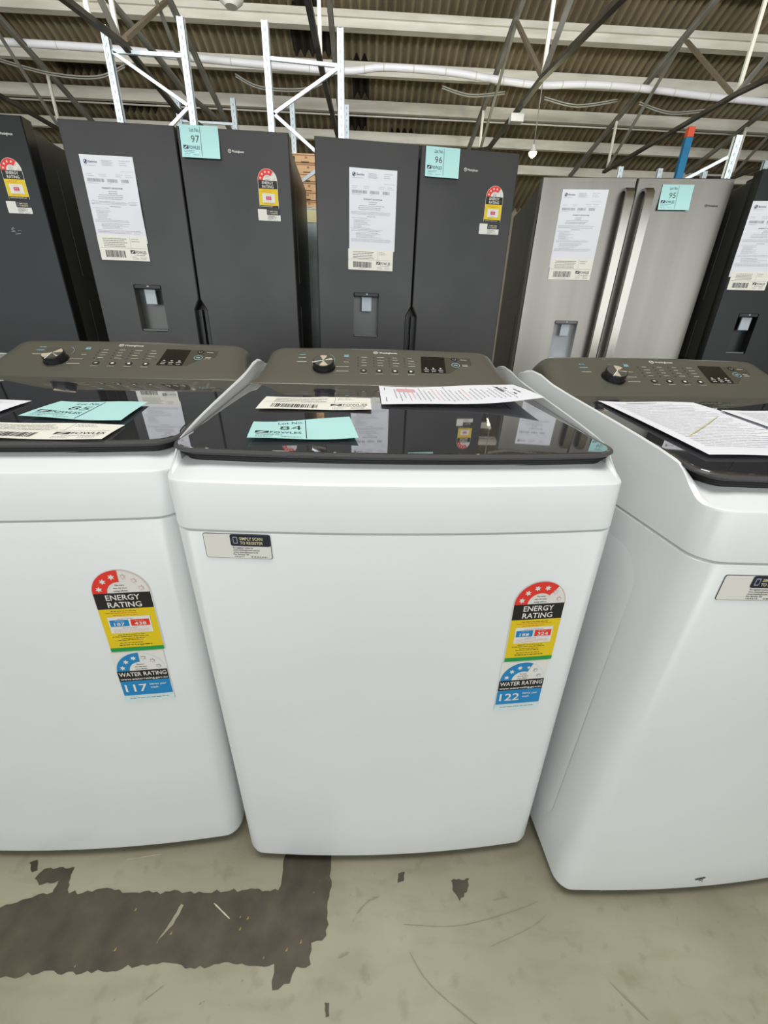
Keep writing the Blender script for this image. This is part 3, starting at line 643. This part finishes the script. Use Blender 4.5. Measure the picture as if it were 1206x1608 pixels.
    fn = lambda ox, oz: (lambda u, v_, o_: (ox+u, -.0004-o_*1.4, oz+v_))
    if logo:
        c = Card(); W_logo(c, 0, 0, .010, logomat or M_white, 1, textw=.048); c.build('badge', root, fn(*logo))
    if energy: energy_label(4, '', '', 50, False).build('energy_rating_label', root, fn(*energy))
    if sticker: register_sticker(.096, .042).build('register_sticker', root, fn(*sticker))
    SHEAR[0] = 0
    return root
def on_fridge(name, card, x, y, yaw, lean, ox, oz, label, cat, off=.0015, tilt=0, group=None, curl=None):
    SHEAR[0] = lean
    def fn(u, v_, o_):
        a, b = u*math.cos(tilt)-v_*math.sin(tilt), u*math.sin(tilt)+v_*math.cos(tilt)
        k = curl(u, v_) if curl else 0
        return (ox+a, -off-o_*1.4-k, oz+b)
    o = card.build(name, None, fn); SHEAR[0] = 0; o.location = (x, y, 0); o.rotation_euler = (0, 0, yaw)
    return tag(o, label, cat, group)
FA = (-.8811, 2.1004, .0785, .0018); FB = (.0971, 2.2191, .1465, .0069); FC = (1.1896, 2.5312, -.0629, .0095); FZ = (-1.894, 2.015, .08, 0.0); FD = (2.147, 2.331, -.1, -.006)
fridge(*FZ, 'black fridge cut off by the left edge of the photo', M_fblack, energy=(.356, 1.553), sticker=(.298, 1.409), logo=(.335, 1.664), disp=(-.283, .972, -.162, 1.165))
fridge(*FA, 'charcoal fridge carrying the blue lot card 97', M_fdark, energy=(.3485, 1.566), sticker=(.298, 1.425))
fridge(*FB, 'charcoal fridge carrying the blue lot card 96', M_fdark, energy=(.353, 1.567), sticker=(.296, 1.424))
fridge(*FC, 'stainless steel fridge with two long bar handles', M_steel, H=1.722, disp=(-.268, .872, -.141, 1.077), steel=True, logo=(.352, 1.608), logomat=M_ink, W=.460)
fridge(*FD, 'black fridge cut off by the right edge of the photo', M_fblack, disp=(-.334, .938, -.237, 1.133), logo=None, blackdisp=True)
# scratches on the left black fridge
bm = bmesh.new()
for k in range(9):
    x, z = .285+random.random()*.03, 1.335+random.random()*.02; bar(bm, (x, -.0008, z), (x+random.uniform(.004, .014), -.0008, z+random.uniform(-.002, .006)), .0008, random.uniform(.0006, .002))
o = done('scratch', bm, M_grey); o.location = (FZ[0], FZ[1], 0); o.rotation_euler = (0, 0, FZ[2]); 
zf = [x for x in bpy.data.objects if x.get('label', '').startswith('black fridge cut off by the left')][0]; o.parent = zf; o.location = (0, 0, 0); o.rotation_euler = (0, 0, 0)
G = 'warranty sheets taped on the fridges'; GL = 'blue lot cards'; GB = 'barcode labels'
curlA = lambda u, v_: .006*max(0, (u-.15)/.06)*max(0, 1-abs(v_-.12)/.15)
on_fridge('warranty_form', form_sheet(), *FA, -.391, 1.3215, 'white warranty form on the fridge with lot card 97', 'paper', group=G, curl=curlA)
on_fridge('warranty_form', form_sheet(), *FB, -.303, 1.335, 'white warranty form on the fridge with lot card 96', 'paper', group=G)
on_fridge('warranty_form', form_sheet(.225, .338), *FC, -.354, 1.334, 'white warranty form on the stainless steel fridge', 'paper', group=G)
on_fridge('warranty_form', form_sheet(.207, .31), *FD, -.445, 1.295, 'white warranty form on the black fridge at the right edge', 'paper', group=G)
on_fridge('barcode_label', bar_label(.203, .092), *FA, -.391, 1.2555, 'white barcode label below the form on the lot 97 fridge', 'label', off=.0035, group=GB)
on_fridge('barcode_label', bar_label(.206, .082), *FB, -.308, 1.2575, 'white barcode label with a torn left corner on the lot 96 fridge', 'label', off=.0035, group=GB)
on_fridge('barcode_label', bar_label(.220, .098), *FC, -.350, 1.277, 'white barcode label on the stainless steel fridge', 'label', off=.0035, group=GB)
on_fridge('barcode_label', bar_label(.178, .08), *FD, -.435, 1.238, 'white barcode label on the black fridge at the right edge', 'label', off=.0035, group=GB)
on_fridge('lot_card', lot_card('97'), *FA, .018, 1.625, 'pale blue lot card numbered 97', 'card', off=.003, group=GL, curl=lambda u, v_: .010*(1-v_/.105)**2)
on_fridge('lot_card', lot_card('96'), *FB, .024, 1.619, 'pale blue lot card numbered 96', 'card', off=.003, group=GL, curl=lambda u, v_: .008*(1-v_/.105)**2)
on_fridge('lot_card', lot_card('95'), *FC, .124, 1.590, 'pale blue lot card numbered 95 on the stainless fridge', 'card', off=.003, group=GL, curl=lambda u, v_: .012*(1-v_/.105)**2)

# back row appliance and cartons seen in the gap
t = thing('refrigerator', (-.62, 3.34, 0), .05, 'grey steel-backed fridge turned away in the gap between lots 97 and 96', 'fridge')
bm = bmesh.new(); box(bm, (-.40, 0, .05), (.40, .68, 1.73), bev=.006)
for k in range(7): x = -.33+k*.11; box(bm, (x-.018, -.006, .3), (x+.018, .0, 1.55), bev=.003)
done('cabinet', bm, M_galvback, t)
bm = bmesh.new(); box(bm, (-.398, -.004, 1.645), (.398, .002, 1.715), bev=.001); done('reflection_strip', bm, mat('painted_yellow_reflection', srgb(220, 212, 160), .4), t)  # yellow reflection on the bare metal, painted as a thin strip
bm = bmesh.new(); box(bm, (-.38, .03, 0), (.38, .64, .06)); done('plinth', bm, M_foot, t)
cl = ['topmost flat brown carton in the stack between the dark fridges', 'second flat brown carton from the top of the stack', 'third flat brown carton from the top of the stack', 'fourth flat brown carton from the top, crossed by the rack brace', 'fifth flat brown carton from the top, second lowest', 'lowest flat brown carton, resting on the grey fridge']
hs = [.048, .052, .046, .052, .048, .045]; z = 1.73
for k in range(5, -1, -1):
    h = hs[k]; dx = (-.004, .006, .0, .008, -.003, .004)[k]
    t = thing('carton', (-.60+dx, 3.36+.004*(k % 2), z), .05, cl[k], 'carton', 'stacked flat cartons')
    bm = bmesh.new(); box(bm, (-.31, 0, 0), (.31, .45, h-.0015), bev=.002)
    for px_ in (-.055, .095): box(bm, (px_-.010, -.0015, h*.15), (px_+.010, .001, h*.62), 1)
    box(bm, (-.005, -.0012, 0.001), (.045, .001, .005), 1); box(bm, (.02, -.0008, h*.45), (.036, .0006, h*.65), 2)
    done('carton_body', bm, [M_carton, M_recessk, M_cartink], t)
    bm = bmesh.new(); box(bm, (-.312, -.002, h-.011), (.312, .0, h-.008)); done('lid_edge', bm, M_cartink, t)
    z += h
# diagonal brace of a near rack in the gap
t = thing('rack_brace', (-.55, 3.16, 0), 0, 'thin slanted metal strut in front of the brown cartons', 'strut')
bm = bmesh.new(); bar(bm, (-.35, 0, 1.64), (.25, 0, 1.98), .012, .018); done('strut_bar', bm, M_galv, t)
for xx, zz_ in ((-.35, 1.66), (.25, 2.0)):
    bm = bmesh.new(); box(bm, (xx-.02, -.015, 0), (xx+.02, .015, zz_)); done('post', bm, M_galv, t)

# ------------------------------------------------------------------ washing machines
NB = 28
def front_bow(x, hw, y0, bow): return y0-bow*(1-min(1, abs(x)/hw)**2)
def outline(hw, y0, y1, r, bow=.012, n=6):
    """counter clockwise from the right front corner end; front edge bowed"""
    P = []
    for i in range(NB+1):          # front, left to right
        x = -(hw-r)+2*(hw-r)*i/NB; P.append((x, front_bow(x, hw-r, y0, bow)))
    slope = 0
    for i in range(1, n+1): a = -PI/2+PI/2*i/n; P.append((hw-r+r*math.cos(a), y0+r+r*math.sin(a)))
    ya, yb = y0+r, y1-.02
    for t in (.04, .08, .12, .16, .21, .27, .35, .45, .8, 1.2, 1.8, 2.6, 3.4, 4.2, 4.8, 5.3): P.append((hw, ya+min(t*.1, (yb-ya)*.985*(t/5.3)+t*.0)if t > 1 else ya+t*.1))
    rb = .02
    for i in range(0, 4): a = PI/2*i/3; P.append((hw-rb+rb*math.cos(a), y1-rb+rb*math.sin(a)))
    L = [(-x, y) for x, y in P[NB+1:]][::-1]
    return P+L
def lidz(y): return .883+.06*y
def pw(t, K):
    for (a, va), (b, vb) in zip(K, K[1:]):
        if t <= b: s = max(0, (t-a)/(b-a)); return va+(vb-va)*s
    return K[-1][1]
RIDGE = [(-.02, .853), (.028, .853), (.040, .857), (.055, .867), (.070, .880), (.082, .8865), (.10, .8905), (.19, .902), (.45, .929), (.54, .947), (.60, .948), (.66, .93)]
def console_z(y): return .911+.5*(y-.455)
def washer(x, y, yaw, lean, label, num, kwhl, kwhr, nw, wa, eang, ne, knob_rot, lab_x, sticker_x=None, sticker_z=.747, console_only_small=False, energy=True, dent=False):
    root = thing('washing_machine', (x, y, 0), yaw, label, 'washing machine', 'white top-loading washing machines'); SHEAR[0] = lean
    Y1 = .66
    rg = lambda hw, y0, r, zf, bow=.012, y1=Y1: [(px_, py_, zf(py_) if callable(zf) else zf) for px_, py_ in outline(hw, y0, y1, r, bow)]
    # body
    bm = bmesh.new()
    R_ = [rg(.294, .008, .030, .020), rg(.2975, .002, .032, .024), rg(.2985, .0, .032, .034), rg(.2985, .0, .032, .10), rg(.299, 0, .032, .45), rg(.301, 0, .032, .7835), rg(.2995, .0005, .032, .7850), rg(.296, .004, .030, .7862)]
    loft(bm, R_)
    for s in (-1, 1):     # pressed side panels
        P = rrect(.085, .10, .56, .742, .05, 6); A = [(s*.2975+s*.0*0, py_, pz_) for py_, pz_ in P]
        hwz = lambda z_: .2987+.0013*min(1, max(0, (z_-.1)/.68))
        r1 = [(s*(hwz(pz_)+.0006), py_, pz_) for py_, pz_ in P]
        cx_, cz_ = .3225, .42
        r2 = [(s*(hwz(pz_)+.0018), cx_+(py_-cx_)*.955, cz_+(pz_-cz_)*.97) for py_, pz_ in P]
        loft(bm, [r1, r2], 0, False, True)
    body = done('body', bm, M_enamel, root, True, 32)
    bm = bmesh.new(); loft(bm, [rg(.288, .013, .03, .006), rg(.290, .011, .03, .008), rg(.290, .011, .03, .021)]); done('base_shade_strip', bm, M_skirt, root, True, 40)  # grey base strip added to stand in for the contact shadow
    # upper cover
    bm = bmesh.new()
    inner = lambda d: (lambda yy: min(pw(yy, RIDGE)+.004, lidz(yy)-.016) if yy > .06 else lidz(yy)-.016-d)
    tp = lambda P: [(q[0]*(1-.04*max(0, min(1, (q[1]-.05)/.42))), q[1], q[2]) for q in P]
    R_ = [rg(.296, .004, .030, .7868), rg(.2992, .0006, .032, .7878), rg(.3015, .0, .032, .789), rg(.3035, .0045, .032, lambda yy: pw(yy, RIDGE)-.0035), rg(.3030, .0052, .032, lambda yy: pw(yy, RIDGE)-.0012), rg(.3015, .0068, .032, lambda yy: pw(yy, RIDGE)),
          rg(.3000, .009, .036, lambda yy: pw(yy, RIDGE)+.0004 if yy > .06 else pw(yy, RIDGE)+.0012), rg(.2990, .028, .052, lambda yy: pw(yy, RIDGE)-.001 if yy > .10 else max(.8615, pw(yy, RIDGE)-.001)), rg(.2982, .044, .060, lambda yy: lidz(yy)-.020 if .11 < yy < .5 else (.90 if yy > .11 else .868)), rg(.288, .054, .050, lambda yy: min(lidz(yy)-.030, .89), y1=.65), rg(.20, .12, .03, .86, y1=.64)]
    loft(bm, R_); done('top_cover', bm, M_enamel, root, True, 18)
    # lid
    lid = link('lid', None, root) if False else None
    bm = bmesh.new(); LY1 = .472
    def lo(ins, dz, r=.042, bow=.013): return [(px_*(1-.030*max(0, min(1, (py_-.045)/.06))), py_, lidz(py_)+dz*1.12) for px_, py_ in outline(.3065-ins*1.25, .034+ins*.8, LY1-ins, r-min(ins, .02), bow)]
    prof = [(.026, -.0245), (.0215, -.0225), (.0160, -.0195), (.0195, -.0190), (.0200, -.0182), (.0125, -.0158), (.0160, -.0152), (.0165, -.0144), (.0090, -.0122), (.0125, -.0116), (.0130, -.0108), (.0055, -.0088), (.0090, -.0082), (.0092, -.0074), (.0022, -.0050), (.0, -.0026), (.001, -.0006), (.004, 0)]
    R_ = [lo(*p) for p in prof]
    loft(bm, R_, 0, True, False); rim = done('lid_frame', bm, M_lidrim, root, True, 50)
    bm = bmesh.new(); R_ = [lo(.004, -.0002), lo(.0045, .0004), lo(.007, .0005)]; loft(bm, R_, 0, False, True); done('lid_glass', bm, M_lid, root, False)
    # console
    bm = bmesh.new()
    prof = [(.452, .885), (.4525, .905), (.4535, .9098), (.4575, .9122), (.49, .9285), (.53, .9485), (.56, .9635), (.578, .9720), (.588, .9762), (.600, .978), (.615, .9765), (.630, .966), (.637, .95), (.640, .885)]
    st = [0, .25, .5, .7, .8, .86, .90, .93, .96, .98, .992, 1.0]; us = [-s for s in st[::-1]]+st[1:]
    rows = []
    for yy, z_ in prof:
        hwid = .2955-.020*max(0, min(1, (z_-.912)/.06)); row = []
        for u in us:
            t_ = max(0, (abs(u)-.86)/.14); drop = .024*(1-math.sqrt(max(0, 1-t_*t_)))*max(0, min(1, (z_-.915)/.02))
            arch = -.004*(abs(u)**2)*max(0, min(1, (z_-.92)/.05))
            row.append(bm.verts.new((u*hwid, yy+(.012*abs(u)**2 if False else 0), z_-drop+arch)))
        rows.append(row)
    for i in range(len(rows)-1):
        for k in range(len(us)-1): bm.faces.new((rows[i][k], rows[i][k+1], rows[i+1][k+1], rows[i+1][k]))
    for k in (0, -1): bm.faces.new([r[k] for r in rows])
    bm.faces.new(rows[0]+rows[-1][::-1]) if False else None
    con = done('control_panel', bm, M_console, root, True, 50)
    nrm = Vector((0, -.5, 1)).normalized()
    def cf(u, v_, o_):     # u = x, v = y on the console slope
        u, v_ = u*1.035, .506+.85*(v_-.461)
        return Vector((u, v_, console_z(v_)-.004*(u/(.2955-.02*max(0, min(1, (console_z(v_)-.912)/.06))))**2))+nrm*(.0005+o_)
    k_ = cf(-.134, .4725, 0)
    # knob
    tx = Vector((1, 0, 0)); ty = nrm.cross(tx)
    def circ(r, h, n=32): return [k_+nrm*h+tx*r*math.cos(2*PI*i/n)+ty*r*math.sin(2*PI*i/n) for i in range(n)]
    bm = bmesh.new(); loft(bm, [circ(.0265, 0), circ(.026, .0015)]); loft(bm, [circ(.0235, .0015), circ(.0235, .015), circ(.0225, .0172)]); kn = done('knob', bm, M_knob, con, True, 40)
    bm = bmesh.new(); n = 32; C0 = bm.verts.new(k_+nrm*.0176); ring = [bm.verts.new(p) for p in circ(.0215, .0174)]
    for i in range(n):
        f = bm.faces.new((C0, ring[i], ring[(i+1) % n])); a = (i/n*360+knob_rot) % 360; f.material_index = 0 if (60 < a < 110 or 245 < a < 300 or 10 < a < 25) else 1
    a = math.radians(200+knob_rot); d_ = tx*math.cos(a)+ty*math.sin(a); p0 = k_+nrm*.0178
    bar(bm, p0, p0+d_*.026, .0014, .0012, 2, upv=nrm); done('knob_face', bm, [M_knobtop, M_knobtop2, M_white], kn, 'flat')
    # printed graphics
    c = Card()
    W_logo(c, -.022, .538, .0085, M_white, 1, textw=.042)
    for i, yy in enumerate((.528, .514, .496, .475, .455)): c.rect(-.192-.002*i, yy, -.178+.002*i, yy+.0022, M_teal if i < 2 else M_dimprint, 1)
    for i, yy in enumerate((.528, .520, .496, .475, .456)):
        x0 = -.090 if i < 3 else -.107; x1 = -.079 if i < 3 else -.079; c.rect(x0, yy, x1, yy+(.0022 if i != 1 else .006), M_teal if i < 2 else M_dimprint, 1)
    c.rect(-.146, .446, -.127, .4482, M_dimprint, 1)
    c.ring(-.139, .506, .028, .0287, -20, 60, M_teal, 1, 8)
    for j, x0 in enumerate((-.058, -.022, .013, .048)):
        for i, yy in enumerate((.518, .506, .494, .482)):
            c.rect(x0-.0015, yy-.001, x0+.0015, yy+.003, M_recess, 1); c.rect(x0+.008, yy, x0+random.uniform(.017, .024), yy+.0022, M_dimprint, 1)
    for j, x0 in enumerate((-.046, -.011, .024, .060)):
        c.disc(x0, .461, .0072, M_recessk, 1); c.disc(x0, .461, .0052, M_console, 2); c.rect(x0-.0025, .4585, x0+.0025, .4635, M_white if j else M_dimprint, 3)
        c.rect(x0-.0075, .447, x0+.0075, .4488, M_dimprint, 1)
    c.poly([(.083, .458), (.139, .458), (.143, .530), (.088, .530)], M_display, 1); c.poly([(.139, .458), (.202, .458), (.205, .530), (.143, .530)], M_smoke, 1)
    for j in range(3):
        x0 = .090+.0165*j; c.rect(x0, .470, x0+.011, .4715, M_white, 2); c.disc(x0+.0055, .478, .0028, M_dimprint, 2, n=8); c.rect(x0+.001, .463, x0+.010, .4645, M_white, 2)
    c.disc(.166, .522, .0080, M_recessk, 2); c.ring(.166, .522, .0030, .0040, 120, 420, M_dimprint, 3, 12); c.rect(.180, .520, .195, .5225, M_dimprint, 2)
    c.ring(.166, .496, .0085, .0098, 0, 360, M_teal, 2, 24); c.rect(.162, .494, .170, .4975, M_teal, 2); c.rect(.181, .497, .194, .4993, M_dimprint, 2); c.rect(.181, .491, .194, .4933, M_dimprint, 2)
    c.build('panel_print', con, cf, .00018)
    # labels
    hwf = .268
    def ff(ox, oz):
        return lambda u, v_, o_: (ox+u, front_bow(ox+u, hwf, 0, .012)-.0010-o_, oz+v_)
    if energy:
        tag(energy_label(ne, kwhl, kwhr, eang).build('energy_rating_label', body, ff(lab_x, .6685)))
        water_label(num, nw, wa).build('water_rating_label', body, ff(lab_x-.003, .5165))
    if sticker_x is not None: register_sticker().build('register_sticker', body, ff(sticker_x, sticker_z))
    for sx in (-1, 1):
        for yy in (.06, .59):
            bm = bmesh.new(); rr_ = [[(sx*.235+r*math.cos(2*PI*i/14), yy+r*math.sin(2*PI*i/14), z_) for i in range(14)] for r, z_ in ((.024, 0), (.024, .010), (.015, .014), (.015, .026))]
            loft(bm, rr_); done('foot', bm, M_foot, root, True, 40)
    if dent:
        bm = bmesh.new()
        for a, b, wd in (((-.055, .046), (-.036, .051), .0025), ((-.046, .041), (-.038, .044), .0012), ((-.038, .036), (-.036, .0365), .001)):
            f0 = ff(0, 0); bar(bm, f0(a[0]+.022, a[1]+.014, .0002), f0(b[0]+.022, b[1]+.014, .0002), .0006, wd*1.2)
        done('scuff_mark', bm, M_ink, body)
    SHEAR[0] = 0
    return root
WM = (.0376, .4829, .0613, -.017); WL = (-.589, .4764, .0719, .005); WR = (.6649, .4447, .092, .0195)
washer(*WM, 'middle white top-loading washing machine with rating 122 and a register sticker at upper left', '122', '188', '324', 3, 68, 50, 4, 0, .207, -.260)
washer(*WL, 'left white top-loading washing machine with rating 117, lot card 85 on its lid', '117', '187', '438', 3, 88, 88, 3, 60, .205)
washer(*WR, 'right white top-loading washing machine with a scuffed lower front, cut off by the right edge', '', '', '', 3, 50, 50, 3, 30, .2, -.264, .7345, energy=False, dent=True)

# ------------------------------------------------------------------ papers on the lids
def on_lid(name, card, W_, H_, wm, quad, lifts, label, cat, group=None, base=.0022, wave=.0015):
    x, y, yaw, lean = wm; SHEAR[0] = lean
    (ax, ay), (bx, by), (cx_, cy_), (dx, dy) = quad      # BL BR TR TL
    def fn(u, v_, o_):
        s, t_ = u/W_, v_/H_
        X = (ax*(1-s)+bx*s)*(1-t_)+(dx*(1-s)+cx_*s)*t_; Y = (ay*(1-s)+by*s)*(1-t_)+(dy*(1-s)+cy_*s)*t_
        L = (lifts[0]*(1-s)**2+lifts[1]*s**2)*(1-t_)+(lifts[3]*(1-s)**2+lifts[2]*s**2)*t_
        return (X, Y, lidz(Y)+base+L+wave*(1+math.sin(s*7+t_*3))*.5+o_)
    o = card.build(name, None, fn, .0002); SHEAR[0] = 0; o.location = (x, y, 0); o.rotation_euler = (0, 0, yaw)
    return tag(o, label, cat, group)
on_lid('lot_card', lot_card('84'), .150, .105, WM, [(-.205, .062), (-.056, .070), (-.071, .168), (-.216, .148)], (.004, .003, .006, .001), 'pale blue lot card numbered 84 on the middle lid', 'card', GL)
on_lid('barcode_label', bar_label(), .203, .10, WM, [(-.231, .226), (-.035, .231), (-.035, .323), (-.232, .321)], (.001, .001, 0, 0), 'cream barcode label lying on the middle washing machine lid', 'label', GB)
def receipt():
    c = Card(); c.rect(0, 0, .297, .16, M_paper, 0, 20, 8)
    for i in range(26):
        x = .03+i*.009; y0 = random.uniform(.02, .05); y1 = random.uniform(.10, .145)
        if i in (3, 4, 9, 10, 16): mt = M_pink
        else: mt = M_grey
        yy = y0
        while yy < y1: L = random.uniform(.004, .014); c.rect(x, yy, x+.0022, yy+L, mt, 1); yy += L+.003
    c.rect(.035, .105, .075, .135, M_pink, 2); c.rect(.010, .02, .0115, .05, M_ink, 1); c.rect(.010, .115, .0115, .14, M_ink, 1)
    c.rect(.245, .08, .252, .13, M_ink, 1); c.rect(.262, .05, .266, .12, M_ink, 1); c.rect(.274, .06, .277, .10, M_ink, 1)
    return c
on_lid('printed_sheet', receipt(), .297, .16, WM, [(-.016, .268), (.283, .268), (.276, .425), (-.015, .432)], (.001, .018, .012, .001), 'white printed sheet with pink lines against the middle control panel', 'paper', 'loose papers on the lids', wave=.003)
on_lid('lot_card', lot_card('85'), .150, .105, WL, [(.041, .127), (.197, .112), (.184, .230), (.041, .227)], (.003, .002, .002, .001), 'pale blue lot card numbered 85 on the left lid', 'card', GL)
on_lid('barcode_label', bar_label(), .203, .10, WL, [(.012, .030), (.214, .028), (.209, .098), (.009, .104)], (.001, .001, 0, 0), 'cream barcode label at the front edge of the left lid', 'label', GB)
c = Card(); c.rect(0, 0, .297, .21, M_paper, 0, 12, 8); c.bars(.02, .19, .28, 20, .008, M_grey, .0012, 1)
on_lid('printed_sheet', c, .297, .21, WL, [(-.28, .142), (-.004, .150), (-.010, .232), (-.28, .240)], (.001, .001, 0, 0), 'white sheet at the left edge on the left washing machine lid', 'paper', 'loose papers on the lids')
c = Card(); c.rect(0, 0, .21, .297, M_paper, 0, 10, 12); c.bars(.02, .275, .19, 32, .0078, M_grey, .0013, 1, .3); c.rect(.055, .284, .12, .286, M_ink, 1)
c.poly([(.030, .078), (.0312, .077), (.172, .189), (.171, .190)], M_olive, 2)
on_lid('printed_sheet', c, .21, .297, WR, [(-.255, .093), (-.050, .088), (-.041, .389), (-.236, .394)], (.002, .004, .002, .001), 'white printed sheet nearest the left side of the right lid', 'paper', 'loose papers on the lids', wave=.002)
c = Card(); c.rect(0, 0, .21, .297, M_paper, 0, 10, 12); c.bars(.02, .275, .19, 32, .0078, M_grey, .0013, 1, .3)
on_lid('printed_sheet', c, .21, .297, WR, [(-.080, .080), (.130, .085), (.150, .310), (-.054, .309)], (.002, .004, .002, .001), 'white printed sheet overlapping another, toward the right edge of the right lid', 'paper', 'loose papers on the lids', base=.0085, wave=.001)
